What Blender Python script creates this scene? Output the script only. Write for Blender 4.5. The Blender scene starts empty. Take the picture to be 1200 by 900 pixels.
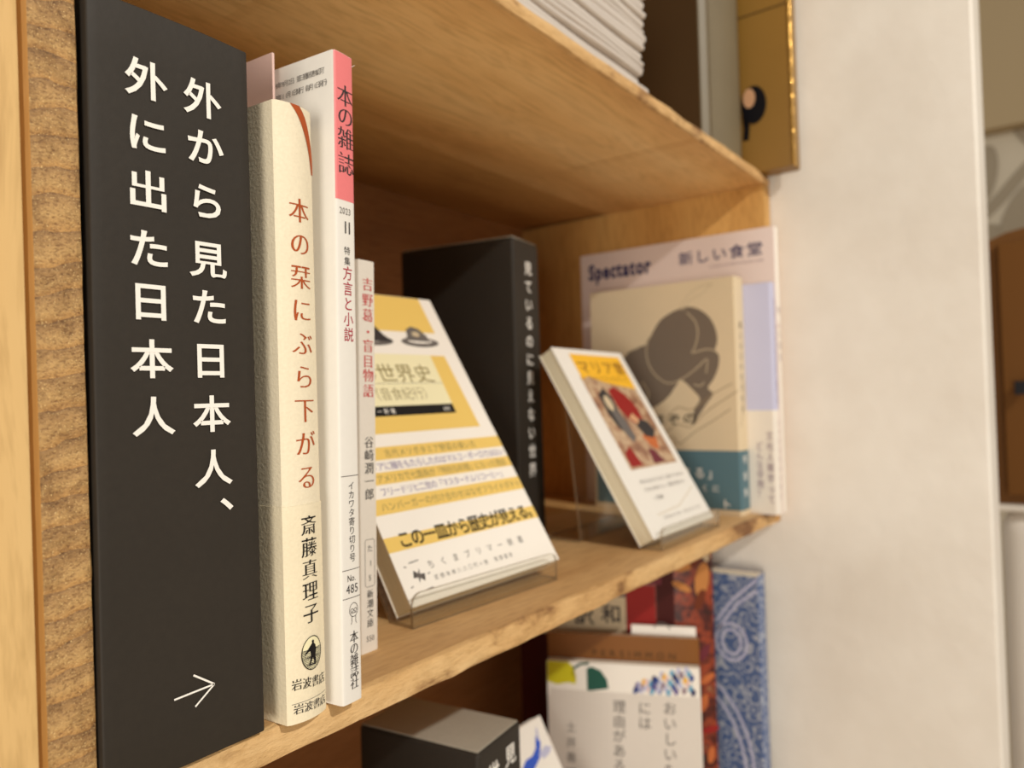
import bpy, bmesh, math, random
from mathutils import Matrix, Vector, noise
random.seed(7)
SC = bpy.context.scene
COL = SC.collection
MM = 0.001
ZC = 1.30          # height of the eye above the floor; shelf measures below are mm relative to it

# ------------------------------------------------------------------ camera
F_PX, ROLL, E_ = 870.0, 0.027, 0.0225
Zc = Vector((-ROLL, 1, E_)).normalized()
Xc = Vector((645, 0, F_PX)); Xc.y = -(Xc.x*Zc.x + Xc.z*Zc.z)/Zc.y; Xc.normalize()
Xh = Vector((Xc.x, Xc.y, -Xc.z)); Zh = Vector((Zc.x, Zc.y, -Zc.z)); Yh = Zh.cross(Xh)
RC = Matrix((Xh, Yh, Zh))
cam = bpy.data.cameras.new('camera'); camo = bpy.data.objects.new('camera', cam); COL.objects.link(camo)
camo.matrix_world = Matrix.Translation((0, 0, ZC)) @ RC.to_4x4()
cam.sensor_width = 36; cam.lens = F_PX/1200*36; cam.clip_start = 0.01; cam.clip_end = 50
cam.dof.use_dof = True; cam.dof.focus_distance = 0.212; cam.dof.aperture_fstop = 11.5
SC.camera = camo

# ------------------------------------------------------------------ world and lights
SC.view_settings.view_transform = 'Standard'; SC.view_settings.look = 'None'
SC.view_settings.exposure = 0.0; SC.view_settings.gamma = 1.0; SC.view_settings.use_curve_mapping = False
W = bpy.data.worlds.new('world'); SC.world = W; W.use_nodes = True
W.node_tree.nodes['Background'].inputs[0].default_value = (1.0, 0.90, 0.78, 1)
W.node_tree.nodes['Background'].inputs[1].default_value = 0.40
SC.cycles.max_bounces = 8; SC.cycles.diffuse_bounces = 5; SC.cycles.transparent_max_bounces = 16
SC.cycles.use_denoising = True

def area_light(name, loc, target, size, power, color):
    l = bpy.data.lights.new(name, 'AREA'); l.shape = 'DISK'; l.size = size; l.energy = power; l.color = color
    o = bpy.data.objects.new(name, l); COL.objects.link(o)
    o.location = (loc[0]*MM, loc[1]*MM, loc[2]*MM+ZC)
    d = Vector(target) - Vector(loc); o.rotation_euler = d.to_track_quat('-Z', 'Y').to_euler()
    o['label'] = 'warm light in front of the shelf'; o['category'] = 'lamp'
    return o
area_light('ceiling_spotlight', (60, -1360, 1140), (350, 190, 0), 0.05, 23, (1.0, 0.955, 0.875))
area_light('left_fill_light', (-1400, -500, -250), (450, 200, -50), 0.7, 13.5, (1.0, 0.93, 0.82))  # added soft fill from low left, brightens the pillar and shelf undersides

# ------------------------------------------------------------------ materials
def srgb(c):
    return tuple(((x/255/12.92) if x/255 <= 0.04045 else ((x/255+0.055)/1.055)**2.4) for x in c) + (1,)
def new_mat(name):
    m = bpy.data.materials.new(name); m.use_nodes = True
    return m, m.node_tree, m.node_tree.nodes['Principled BSDF']
def N(nt, t, **k):
    n = nt.nodes.new(t)
    for a, b in k.items(): setattr(n, a, b)
    return n
def ramp(nt, stops):
    r = N(nt, 'ShaderNodeValToRGB'); e = r.color_ramp.elements
    e[0].position, e[0].color = stops[0]; e[1].position, e[1].color = stops[-1]
    for p, c in stops[1:-1]:
        x = e.new(p); x.color = c
    return r
def coords(nt, scale, rot=(0, 0, 0), loc=(0, 0, 0)):
    tc = N(nt, 'ShaderNodeTexCoord'); mp = N(nt, 'ShaderNodeMapping')
    mp.inputs['Scale'].default_value = scale; mp.inputs['Rotation'].default_value = rot; mp.inputs['Location'].default_value = loc
    nt.links.new(tc.outputs['Object'], mp.inputs['Vector']); return mp
def noise_n(nt, vec, scale, detail=4, rough=.55):
    n = N(nt, 'ShaderNodeTexNoise'); n.inputs['Scale'].default_value = scale
    n.inputs['Detail'].default_value = detail; n.inputs['Roughness'].default_value = rough
    nt.links.new(vec.outputs[0], n.inputs['Vector']); return n
def bump(nt, b, src, strength, dist):
    bp = N(nt, 'ShaderNodeBump'); bp.inputs['Strength'].default_value = strength; bp.inputs['Distance'].default_value = dist
    nt.links.new(src, bp.inputs['Height']); nt.links.new(bp.outputs[0], b.inputs['Normal']); return bp

def paper(name, c, rough=.6, grain=.05, fibre=700, bmp=.15, spec=.3):
    m, nt, b = new_mat(name)
    mp = coords(nt, (1, 1, 1)); n = noise_n(nt, mp, fibre, 3)
    c = srgb(c); lo = tuple(x*(1-grain*2) for x in c[:3])+(1,)
    n2 = noise_n(nt, mp, 28, 3)
    mx = N(nt, 'ShaderNodeMath', operation='MULTIPLY'); nt.links.new(n.outputs[0], mx.inputs[0]); nt.links.new(n2.outputs[0], mx.inputs[1])
    r = ramp(nt, [(.08, lo), (.4, c)]); nt.links.new(mx.outputs[0], r.inputs[0]); nt.links.new(r.outputs[0], b.inputs['Base Color'])
    b.inputs['Roughness'].default_value = rough; b.inputs['Specular IOR Level'].default_value = spec
    bump(nt, b, n.outputs[0], bmp, .0003)
    return m
def flat(name, c, rough=.6, spec=.2):
    m, nt, b = new_mat(name); b.inputs['Base Color'].default_value = srgb(c)
    b.inputs['Roughness'].default_value = rough; b.inputs['Specular IOR Level'].default_value = spec
    return m

def wood(name, dark, mid, light, axis=0, bands=9, fine=60, rough=.55, knots=True, bmp=.25):
    """plank wood: grain runs along `axis`"""
    m, nt, b = new_mat(name)
    s = [1, 1, 1]; s[axis] = .10
    mp = coords(nt, tuple(s)); mp2 = coords(nt, tuple(.35 if i == axis else 1 for i in range(3)))
    warp = noise_n(nt, mp2, 7, 3)
    add = N(nt, 'ShaderNodeVectorMath', operation='MULTIPLY_ADD'); nt.links.new(warp.outputs['Color'], add.inputs[0])
    add.inputs[1].default_value = (.05, .05, .05); nt.links.new(mp.outputs[0], add.inputs[2])
    n1 = noise_n(nt, add, bands*2.4, 4, .5); n2 = noise_n(nt, add, fine*9, 3, .6)
    r = ramp(nt, [(.3, srgb(dark)), (.5, srgb(mid)), (.72, srgb(light))]); nt.links.new(n1.outputs[0], r.inputs[0])
    r2 = ramp(nt, [(.30, (.74, .70, .64, 1)), (.55, (1, 1, 1, 1))]); nt.links.new(n2.outputs[0], r2.inputs[0])
    mx = N(nt, 'ShaderNodeMix', data_type='RGBA', blend_type='MULTIPLY'); mx.inputs[0].default_value = .8
    nt.links.new(r.outputs[0], mx.inputs[6]); nt.links.new(r2.outputs[0], mx.inputs[7])
    out = mx.outputs[2]
    if knots:
        v = N(nt, 'ShaderNodeTexVoronoi'); v.inputs['Scale'].default_value = 11
        mk = coords(nt, tuple(.45 if i == axis else 1 for i in range(3)), loc=(.03, .07, .02)); nt.links.new(mk.outputs[0], v.inputs['Vector'])
        rk = ramp(nt, [(.05, (.42, .27, .16, 1)), (.11, (1, 1, 1, 1))]); nt.links.new(v.outputs['Distance'], rk.inputs[0])
        m2 = N(nt, 'ShaderNodeMix', data_type='RGBA', blend_type='MULTIPLY'); m2.inputs[0].default_value = .5
        nt.links.new(out, m2.inputs[6]); nt.links.new(rk.outputs[0], m2.inputs[7]); out = m2.outputs[2]
    nt.links.new(out, b.inputs['Base Color'])
    b.inputs['Roughness'].default_value = rough; b.inputs['Specular IOR Level'].default_value = .3
    bump(nt, b, n2.outputs[0], bmp, .0006)
    return m

def sawn_wood(name):
    """rough sawn edge: growth rings run nearly crosswise, torn bright fibres, painted glints"""
    m, nt, b = new_mat(name)
    mp = coords(nt, (1, 1, 1), rot=(0, math.radians(13), 0))
    wv = N(nt, 'ShaderNodeTexWave', wave_type='BANDS', bands_direction='Z', wave_profile='SAW')
    wv.inputs['Scale'].default_value = 46; wv.inputs['Distortion'].default_value = 6.5; wv.inputs['Detail'].default_value = 3
    wv.inputs['Detail Scale'].default_value = .8; nt.links.new(mp.outputs[0], wv.inputs['Vector'])
    mpf = coords(nt, (.6, 1, 1), rot=(0, math.radians(30), 0)); f = noise_n(nt, mpf, 1700, 4, .75); f2 = noise_n(nt, mp, 150, 4, .6)
    mpg = coords(nt, (1, 1, 1)); g = noise_n(nt, mpg, 2600, 2, .6)
    r = ramp(nt, [(0, srgb((200, 152, 90))), (.35, srgb((206, 166, 108))), (.75, srgb((190, 150, 98))), (.9, srgb((178, 140, 92))), (1, srgb((158, 122, 82)))])
    nt.links.new(wv.outputs[0], r.inputs[0])
    r2 = ramp(nt, [(.34, srgb((150, 124, 98))), (.5, (.95, .93, .9, 1)), (.66, (1.1, 1.08, 1.0, 1))]); nt.links.new(f.outputs[0], r2.inputs[0])
    r3 = ramp(nt, [(.32, srgb((196, 186, 172))), (.56, (1, 1, 1, 1))]); nt.links.new(f2.outputs[0], r3.inputs[0]); prev = r.outputs[0]
    for q, fac in ((r2, .8), (r3, .8)):
        mx = N(nt, 'ShaderNodeMix', data_type='RGBA', blend_type='MULTIPLY'); mx.inputs[0].default_value = fac
        nt.links.new(prev, mx.inputs[6]); nt.links.new(q.outputs[0], mx.inputs[7]); prev = mx.outputs[2]
    rg = ramp(nt, [(.62, (0, 0, 0, 1)), (.72, (1, 1, 1, 1))]); nt.links.new(g.outputs[0], rg.inputs[0])
    ms = N(nt, 'ShaderNodeMix', data_type='RGBA'); nt.links.new(rg.outputs[0], ms.inputs[0]); nt.links.new(prev, ms.inputs[6]); ms.inputs[7].default_value = srgb((250, 216, 150))  # pale specks mixed into the colour stand in for glints
    nt.links.new(ms.outputs[2], b.inputs['Base Color']); b.inputs['Roughness'].default_value = .5; b.inputs['Specular IOR Level'].default_value = .5
    sm = N(nt, 'ShaderNodeMath', operation='ADD'); nt.links.new(f.outputs[0], sm.inputs[0]); nt.links.new(f2.outputs[0], sm.inputs[1])
    bump(nt, b, sm.outputs[0], .8, .0005)
    return m

def edge_wood(name):
    """torn, chipped plank edge with darker gouges"""
    m, nt, b = new_mat(name)
    mp = coords(nt, (.3, 1, 1)); n1 = noise_n(nt, mp, 30, 4, .6); n2 = noise_n(nt, mp, 260, 5, .7); mq = coords(nt, (.45, 1, 1), loc=(.31, .2, .1)); n3 = noise_n(nt, mq, 42, 5, .68)
    r = ramp(nt, [(.3, srgb((196, 150, 94))), (.5, srgb((222, 180, 122))), (.72, srgb((232, 196, 142)))]); nt.links.new(n1.outputs[0], r.inputs[0])
    r3 = ramp(nt, [(.36, srgb((140, 108, 78))), (.45, (.86, .82, .76, 1)), (.5, (1, 1, 1, 1))]); nt.links.new(n3.outputs[0], r3.inputs[0])
    r2 = ramp(nt, [(.36, (.8, .76, .7, 1)), (.55, (1, 1, 1, 1))]); nt.links.new(n2.outputs[0], r2.inputs[0]); prev = r.outputs[0]
    for q, f in ((r3, .85), (r2, .7)):
        mx = N(nt, 'ShaderNodeMix', data_type='RGBA', blend_type='MULTIPLY'); mx.inputs[0].default_value = f
        nt.links.new(prev, mx.inputs[6]); nt.links.new(q.outputs[0], mx.inputs[7]); prev = mx.outputs[2]
    nt.links.new(prev, b.inputs['Base Color']); b.inputs['Roughness'].default_value = .65
    sm = N(nt, 'ShaderNodeMath', operation='ADD'); nt.links.new(n2.outputs[0], sm.inputs[0]); nt.links.new(n3.outputs[0], sm.inputs[1])
    bump(nt, b, sm.outputs[0], .8, .0016)
    return m

def pages_mat(name, c, axis=0):
    m, nt, b = new_mat(name)
    s = [30, 30, 30]; s[axis] = 5200
    mp = coords(nt, tuple(s)); n = noise_n(nt, mp, 1, 2)
    c = srgb(c); r = ramp(nt, [(.35, tuple(x*.8 for x in c[:3])+(1,)), (.6, c)])
    nt.links.new(n.outputs[0], r.inputs[0]); nt.links.new(r.outputs[0], b.inputs['Base Color']); b.inputs['Roughness'].default_value = .8
    return m

M = {}
M['shelf'] = wood('shelf_pine', (178, 134, 84), (206, 166, 114), (216, 180, 132), 0, 6, 50, knots=True)
M['shelf_under'] = wood('upper_shelf_pine', (204, 152, 92), (232, 188, 126), (242, 206, 150), 0, 7, 50, knots=False, bmp=.1)
M['rear_plank'] = wood('darker_rear_plank', (172, 126, 70), (206, 160, 98), (216, 172, 110), 0, 6, 50, knots=False, bmp=.1)
M['upright'] = wood('upright_pine', (178, 128, 66), (204, 154, 86), (214, 168, 100), 2, 6, 50, knots=False)
M['back'] = wood('back_board_wood', (140, 92, 50), (170, 116, 66), (182, 128, 76), 0, 5, 40, knots=False)
M['pale_pine'] = wood('pale_planed_pine', (198, 156, 92), (224, 184, 122), (232, 196, 136), 2, 10, 40, knots=False, bmp=.15)
M['sawn'] = sawn_wood('rough_sawn_wood')
M['edge'] = edge_wood('rough_shelf_edge')
M['rim'] = flat('orange_lit_rim', (196, 142, 76), .6)  # orange light on the rounded edge, painted into its colour
M['black_paper'] = paper('black_wrapping_paper', (49, 43, 36), .62, .09, 420, .22, .35)
M['grey_board'] = paper('grey_board', (176, 168, 152), .8, .06)
M['cream_paper'] = paper('cream_laid_jacket', (246, 234, 206), .75, .05, 900, .5)
M['cream_obi'] = paper('cream_band', (247, 234, 203), .75, .05, 900, .5)
M['white_gloss'] = paper('white_coated_cover', (240, 236, 228), .42, .015, 300, .03, .4)
M['white_warm'] = paper('warm_white_jacket', (240, 232, 220), .55, .03, 500, .1)
M['pink'] = paper('pink_cover', (238, 130, 132), .45, .02)
M['pale_pink'] = flat('pale_pink_card', (240, 205, 195))
M['red_brown'] = flat('red_brown_ink', (178, 84, 40)); M['black_ink'] = flat('black_ink', (26, 24, 24))
M['grey_ink'] = flat('grey_ink', (110, 104, 100)); M['dark_ink'] = flat('dark_ink', (58, 54, 54)); M['red_ink'] = flat('red_ink', (206, 62, 64)); M['crimson_ink'] = flat('crimson_ink', (176, 48, 66))
M['white_ink'] = flat('white_ink', (250, 246, 238), .5); M['navy_ink'] = flat('navy_ink', (42, 42, 92)); M['purple_ink'] = flat('purple_ink', (118, 104, 156))
M['mauve_ink'] = flat('mauve_ink', (150, 128, 140)); M['olive_ink'] = flat('olive_ink', (148, 132, 84)); M['wine'] = flat('wine_ink', (112, 46, 56))
M['pages'] = pages_mat('page_edges', (214, 196, 150)); M['pages_y'] = pages_mat('page_edges_depth', (240, 230, 200), 1)
M['pages_white'] = pages_mat('white_page_edges', (236, 226, 206))
M['yellow'] = flat('yellow_print', (240, 204, 112), .5); M['pale_yellow'] = flat('pale_yellow_print', (246, 238, 196), .5)
M['gold_yellow'] = flat('golden_yellow_print', (244, 188, 50), .5)
M['cover_white'] = flat('cover_white', (250, 244, 234), .45, .35)
M['beige'] = paper('beige_jacket', (226, 206, 172), .7, .03); M['horse'] = paper('taupe_print', (122, 108, 94), .7, .04)
M['line_brown'] = flat('brown_line', (158, 136, 104)); M['line_pale'] = flat('pale_line', (206, 188, 156))
M['teal'] = flat('teal_band', (90, 120, 130), .55); M['lavender'] = paper('lavender_jacket', (200, 200, 226), .5, .02)
M['spec_cover'] = paper('pale_mauve_cover', (226, 206, 198), .5, .02)
M['olive_cloth'] = paper('olive_grey_cloth', (116, 104, 80), .5, .08, 1500, .3, .5)
M['dark_brown'] = flat('dark_brown_print_shade', (70, 50, 26), .6)  # brown for lettering, lines and the painted shade on the binder
M['gold_card'] = paper('gold_card', (144, 106, 44), .4, .05); M['hole_black'] = flat('black_ring', (20, 18, 22), .4)
M['skin_tag'] = flat('pinkish_paper', (210, 160, 120))
M['news'] = pages_mat('newsprint', (214, 204, 194), 2)
M['cabinet_wood'] = flat('cabinet_wood', (112, 72, 30), .6); M['brown_cover'] = paper('brown_cover', (138, 86, 34), .5, .05); M['green'] = flat('green_print', (42, 92, 78)); M['lime'] = flat('lime_print', (214, 204, 40))
M['blue'] = flat('blue_print', (60, 84, 150)); M['sky'] = flat('sky_print', (120, 176, 206)); M['red'] = flat('red_print', (150, 36, 32)); M['orange'] = flat('orange_print', (196, 108, 60))
M['offwhite'] = paper('off_white_jacket', (230, 222, 212), .5, .03)
M['blue_ink'] = flat('blue_fish_ink', (60, 96, 206))
M['skin1'] = flat('sausage_tan', (196, 132, 72)); M['skin2'] = flat('sausage_dark', (112, 52, 28)); M['maroon'] = flat('maroon_print_shade', (70, 20, 16))
M['cream_edge'] = flat('cream_edge', (236, 228, 204))

m, nt, b = new_mat('gold_metal'); b.inputs['Base Color'].default_value = srgb((226, 180, 96)); b.inputs['Metallic'].default_value = 1; b.inputs['Roughness'].default_value = .28; mpb = coords(nt, (1, 1, 1)); nbz = noise_n(nt, mpb, 90, 3); bump(nt, b, nbz.outputs[0], .6, .003); M['brass'] = m
# clear acrylic: light passes, faces glint, cut edges look milky
def acrylic(name, opac, col):
    m, nt, b = new_mat(name); nt.nodes.remove(b)
    out = nt.nodes['Material Output']
    tr = N(nt, 'ShaderNodeBsdfTransparent'); tr.inputs[0].default_value = (.97, .97, .95, 1)
    gl = N(nt, 'ShaderNodeBsdfGlossy'); gl.inputs['Roughness'].default_value = .05
    df = N(nt, 'ShaderNodeBsdfDiffuse'); df.inputs[0].default_value = srgb(col)
    lw = N(nt, 'ShaderNodeLayerWeight'); pw = N(nt, 'ShaderNodeMath', operation='POWER'); pw.inputs[1].default_value = 3.5; nt.links.new(lw.outputs['Facing'], pw.inputs[0]); fr = N(nt, 'ShaderNodeMath', operation='MULTIPLY_ADD'); fr.inputs[1].default_value = .45; fr.inputs[2].default_value = .03; nt.links.new(pw.outputs[0], fr.inputs[0])
    m1 = N(nt, 'ShaderNodeMixShader'); m2 = N(nt, 'ShaderNodeMixShader'); m2.inputs[0].default_value = opac
    nt.links.new(fr.outputs[0], m1.inputs[0]); nt.links.new(tr.outputs[0], m1.inputs[1]); nt.links.new(gl.outputs[0], m1.inputs[2])
    nt.links.new(m1.outputs[0], m2.inputs[1]); nt.links.new(df.outputs[0], m2.inputs[2]); nt.links.new(m2.outputs[0], out.inputs[0])
    return m
M['acrylic'] = acrylic('clear_acrylic', .02, (220, 210, 190)); M['acrylic_edge'] = acrylic('acrylic_cut_edge', .62, (150, 130, 104))
# plaster wall
m, nt, b = new_mat('white_painted_wall'); mp = coords(nt, (1, 1, 1)); n = noise_n(nt, mp, 9, 4); r = ramp(nt, [(.3, srgb((228, 220, 208))), (.62, srgb((240, 234, 224)))])
nt.links.new(n.outputs[0], r.inputs[0]); nt.links.new(r.outputs[0], b.inputs['Base Color']); b.inputs['Roughness'].default_value = .5
n3 = noise_n(nt, mp, 70, 4); bump(nt, b, n3.outputs[0], .25, .002); M['wall'] = m
M['soffit'] = flat('tan_ceiling_paint', (182, 162, 128), .8); M['decal_wall'] = flat('light_wall_paint', (214, 204, 184), .8); M['leaf'] = flat('grey_leaf_print', (168, 156, 136), .8)
M['floor'] = flat('pale_floor', (206, 184, 152), .6)
# speckled blue pottery pattern
m, nt, b = new_mat('blue_pottery_print'); mp = coords(nt, (1, 1, 1)); v = N(nt, 'ShaderNodeTexVoronoi', feature='F1'); v.inputs['Scale'].default_value = 105
nn = noise_n(nt, mp, 22, 3); ad = N(nt, 'ShaderNodeVectorMath', operation='MULTIPLY_ADD'); nt.links.new(nn.outputs['Color'], ad.inputs[0]); ad.inputs[1].default_value = (.03,)*3; nt.links.new(mp.outputs[0], ad.inputs[2])
nt.links.new(ad.outputs[0], v.inputs['Vector'])
wv = N(nt, 'ShaderNodeMath', operation='SINE'); ml = N(nt, 'ShaderNodeMath', operation='MULTIPLY'); ml.inputs[1].default_value = 16; nt.links.new(v.outputs['Distance'], ml.inputs[0]); nt.links.new(ml.outputs[0], wv.inputs[0])
r = ramp(nt, [(.0, srgb((78, 100, 146))), (.5, srgb((122, 138, 170))), (.95, srgb((176, 180, 192)))]); nt.links.new(wv.outputs[0], r.inputs[0]); nt.links.new(r.outputs[0], b.inputs['Base Color']); M['pottery'] = m
# food photo and painted scene prints
def blotchy(name, scale, stops):
    m, nt, b = new_mat(name); mp = coords(nt, (1, 1, 1)); v = noise_n(nt, mp, scale, 5, .65)
    r = ramp(nt, [(p, srgb(c)) for p, c in stops]); nt.links.new(v.outputs[0], r.inputs[0]); nt.links.new(r.outputs[0], b.inputs['Base Color']); b.inputs['Roughness'].default_value = .4
    return m
M['food'] = blotchy('food_photo_print', 60, [(.34, (30, 10, 8)), (.47, (84, 26, 18)), (.55, (158, 66, 32)), (.6, (104, 34, 24)), (.74, (190, 136, 86))])
M['painting'] = blotchy('painted_scene_print', 75, [(.32, (110, 70, 56)), (.45, (166, 122, 92)), (.55, (206, 180, 146)), (.62, (150, 104, 80)), (.75, (226, 208, 180))])

# ------------------------------------------------------------------ object helpers
def link(o, parent=None):
    COL.objects.link(o)
    if parent is not None: o.parent = parent
    return o
def S(p): return (p[0]*MM, p[1]*MM, p[2]*MM+ZC)
def thing(name, label, cat, O, R=None, group=None):
    o = bpy.data.objects.new(name, None); link(o); o.empty_display_size = .02
    o.location = S(O)
    if R is not None: o.rotation_euler = R.to_euler()
    o['label'] = label; o['category'] = cat
    if group: o['group'] = group
    return o
def RZ(a): return Matrix.Rotation(math.radians(a), 3, 'Z')
def RX(a): return Matrix.Rotation(math.radians(a), 3, 'X')
def RY(a): return Matrix.Rotation(math.radians(a), 3, 'Y')
def mesh(name, vs, fs, mats, parent=None, mi=None, smooth=False, kind=None, label=None):
    me = bpy.data.meshes.new(name); me.from_pydata([(v[0]*MM, v[1]*MM, v[2]*MM) for v in vs], [], fs); me.update()
    for mt in (mats if isinstance(mats, (list, tuple)) else [mats]): me.materials.append(M[mt])
    if mi:
        for p, i in zip(me.polygons, mi): p.material_index = i
    if smooth:
        for p in me.polygons: p.use_smooth = True
    o = bpy.data.objects.new(name, me); link(o, parent)
    if kind: o['kind'] = kind
    if label: o['label'] = label
    return o
def box_bm(x0, x1, y0, y1, z0, z1, bev=0, seg=2):
    bm = bmesh.new(); r = bmesh.ops.create_cube(bm, size=1)
    for v in bm.verts:
        v.co = Vector(((x0+x1)/2+v.co.x*(x1-x0), (y0+y1)/2+v.co.y*(y1-y0), (z0+z1)/2+v.co.z*(z1-z0)))
    if bev: bmesh.ops.bevel(bm, geom=bm.edges[:], offset=bev, segments=seg, profile=.6, affect='EDGES')
    return bm
def bm_obj(name, bm, mats, parent=None, smooth=True, label=None, kind=None):
    for v in bm.verts: v.co *= MM
    bm.normal_update()
    me = bpy.data.meshes.new(name); bm.to_mesh(me); bm.free()
    for mt in (mats if isinstance(mats, (list, tuple)) else [mats]): me.materials.append(M[mt])
    for p in me.polygons: p.use_smooth = smooth
    o = bpy.data.objects.new(name, me); link(o, parent)
    if smooth:
        me.set_sharp_from_angle(angle=math.radians(35))
    if label: o['label'] = label
    if kind: o['kind'] = kind
    return o
def box(name, x0, x1, y0, y1, z0, z1, mat, parent=None, bev=0, seg=2, label=None, kind=None):
    return bm_obj(name, box_bm(x0, x1, y0, y1, z0, z1, bev, seg), mat, parent, bev > 0, label, kind)
def extrude_profile(name, pts, z0, z1, mat, parent, axis='z', closed=True, smooth=False):
    """solid from a closed 2-D outline; axis z: pts=(x,y); axis x: pts=(y,z)"""
    n = len(pts)
    P = (lambda p, t: (p[0], p[1], t)) if axis == 'z' else (lambda p, t: (t, p[0], p[1]))
    vs = [P(p, z0) for p in pts]+[P(p, z1) for p in pts]
    bm = bmesh.new(); bv = [bm.verts.new(v) for v in vs]
    for i in range(n):
        j = (i+1) % n; bm.faces.new((bv[i], bv[j], bv[n+j], bv[n+i]))
    bm.faces.new(bv[:n][::-1]); bm.faces.new(bv[n:])
    bmesh.ops.recalc_face_normals(bm, faces=bm.faces[:])
    caps = [f for f in bm.faces if len(f.verts) > 4]
    bmesh.ops.triangulate(bm, faces=caps)
    return bm_obj(name, bm, mat, parent, smooth)

# ------------------------------------------------------------------ lettering
GLY = {}
def glyph(ch, sx=0.0, sy=0.0):
    """flat glyph; strokes made heavier or lighter by moving the outline by sx, sy (em)"""
    k = (ch, sx, sy)
    if k in GLY: return GLY[k]
    if (ch,) not in GLY:
        c = bpy.data.curves.new('g', 'FONT'); c.body = ch; c.resolution_u = 4; c.fill_mode = 'FRONT'
        o = bpy.data.objects.new('g', c); COL.objects.link(o); bpy.context.view_layer.update()
        me = bpy.data.meshes.new_from_object(o)
        bm = bmesh.new(); bm.from_mesh(me); bmesh.ops.remove_doubles(bm, verts=bm.verts[:], dist=1e-5); bm.verts.index_update()
        vs = [(v.co.x, v.co.y) for v in bm.verts]; fs = [tuple(v.index for v in f.verts) for f in bm.faces]
        nn = [Vector((0, 0)) for _ in vs]; ed = [[] for _ in vs]
        for e in bm.edges:
            if len(e.link_faces) == 1:
                a, b = e.verts; d = (b.co-a.co).to_2d()
                if d.length < 1e-7: continue
                q = Vector((-d.y, d.x)).normalized(); third = sum((v.co for v in e.link_faces[0].verts), Vector())/len(e.link_faces[0].verts)
                if (third-a.co).to_2d().dot(q) > 0: q = -q
                for v in (a, b): ed[v.index].append(q)
        for i_, l in enumerate(ed):
            if l:
                t = sum(l, Vector((0, 0)))
                if t.length > 1e-6:
                    t.normalize(); nn[i_] = t/max(t.dot(l[0]), .6)
        bm.free(); bpy.data.objects.remove(o); bpy.data.meshes.remove(me); bpy.data.curves.remove(c)
        GLY[(ch,)] = (vs, fs, nn, max([v[0] for v in vs], default=.5))
    vs, fs, nn, w = GLY[(ch,)]
    GLY[k] = ([(v[0]+n.x*sx, v[1]+n.y*sy) for v, n in zip(vs, nn)], fs, w); return GLY[k]
ROT = set('ー（）「」『』()…')
def lettering(name, items, mat, parent, fmap, off=.0, mincho=0.0, lift=.12):
    """items: (char, u, v, sx, sy, rot90?) with u,v the glyph centre"""
    vs, fs = [], []
    for it in items:
        ch, u, v, sx, sy = it[:5]; rot = it[5] if len(it) > 5 else False
        g, gf, w = glyph(ch, off+mincho*.8, off-mincho if mincho else off)
        cx = .5 if ord(ch) > 255 else w/2
        shifts = (0,)
        for si, sh in enumerate(shifts):
            b0 = len(vs)
            for x, y in g:
                a, b_ = (x-cx+sh), (y-.38)
                if rot: a, b_ = (y-.38)+sh, -(x-cx)
                vs.append((u+a*sx, v+b_*sy, lift+.004*si))
            fs += [tuple(b0+i for i in f) for f in gf]
    return bend(name, vs, fs, mat, parent, fmap)
def bend(name, v2, fs, mat, parent, fmap, label=None):
    """flat shape (u, v, lift) laid on the surface; cut finely enough to follow a rounded spine"""
    if getattr(fmap, 'curved', False):
        bm = bmesh.new(); bv = [bm.verts.new(v) for v in v2]
        for f in fs:
            try: bm.faces.new([bv[i] for i in f])
            except ValueError: pass
        bmesh.ops.triangulate(bm, faces=bm.faces[:])
        for _ in range(4):
            es = [e for e in bm.edges if abs(e.verts[0].co.x-e.verts[1].co.x) > 1.3]
            if not es: break
            bmesh.ops.subdivide_edges(bm, edges=es, cuts=1); bmesh.ops.triangulate(bm, faces=bm.faces[:])
        bm.verts.index_update(); v2 = [tuple(v.co) for v in bm.verts]; fs = [tuple(v.index for v in f.verts) for f in bm.faces]; bm.free()
    return mesh(name, [fmap(*v) for v in v2], fs, mat, parent, label=label)
def vcol(s, u0, v0, u1, v1, sx, sy):
    """vertical column, centres run from (u0,v0) to (u1,v1)"""
    n = len(s); out = []
    for i, ch in enumerate(s):
        if ch == ' ': continue
        t = i/(n-1) if n > 1 else 0
        u, v = u0+(u1-u0)*t, v0+(v1-v0)*t
        if ch in '、。': u += .55*sx; v += .5*sy
        out.append((ch, u, v, sx, sy, ch in ROT))
    return out
def hrow(s, u0, v, u1, sx, sy, v1=None):
    n = len(s); v1 = v if v1 is None else v1
    return [(ch, u0+(u1-u0)*(i/(n-1) if n > 1 else 0), v+(v1-v)*(i/(n-1) if n > 1 else 0), sx, sy, False) for i, ch in enumerate(s) if ch != ' ']
def latin(s, u0, v, size, xs=1.0, off=0, track=0):
    out, x = [], u0
    for ch in s:
        if ch == ' ': x += size*xs*.35; continue
        w = glyph(ch)[2]*size*xs
        out.append((ch, x+w/2, v, size*xs, size, False)); x += w+size*xs*(.08+track)
    return out
def patch(name, pts, mat, parent, fmap, lift=.06, label=None):
    bm = bmesh.new(); vs = [bm.verts.new((p[0], p[1], 0)) for p in pts]; f = bm.faces.new(vs)
    r = bmesh.ops.triangulate(bm, faces=[f]); bm.verts.index_update()
    P = [(v.co.x, v.co.y, lift) for v in bm.verts]; fs = [tuple(v.index for v in g.verts) for g in bm.faces]; bm.free()
    return bend(name, P, fs, mat, parent, fmap, label)
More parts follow.
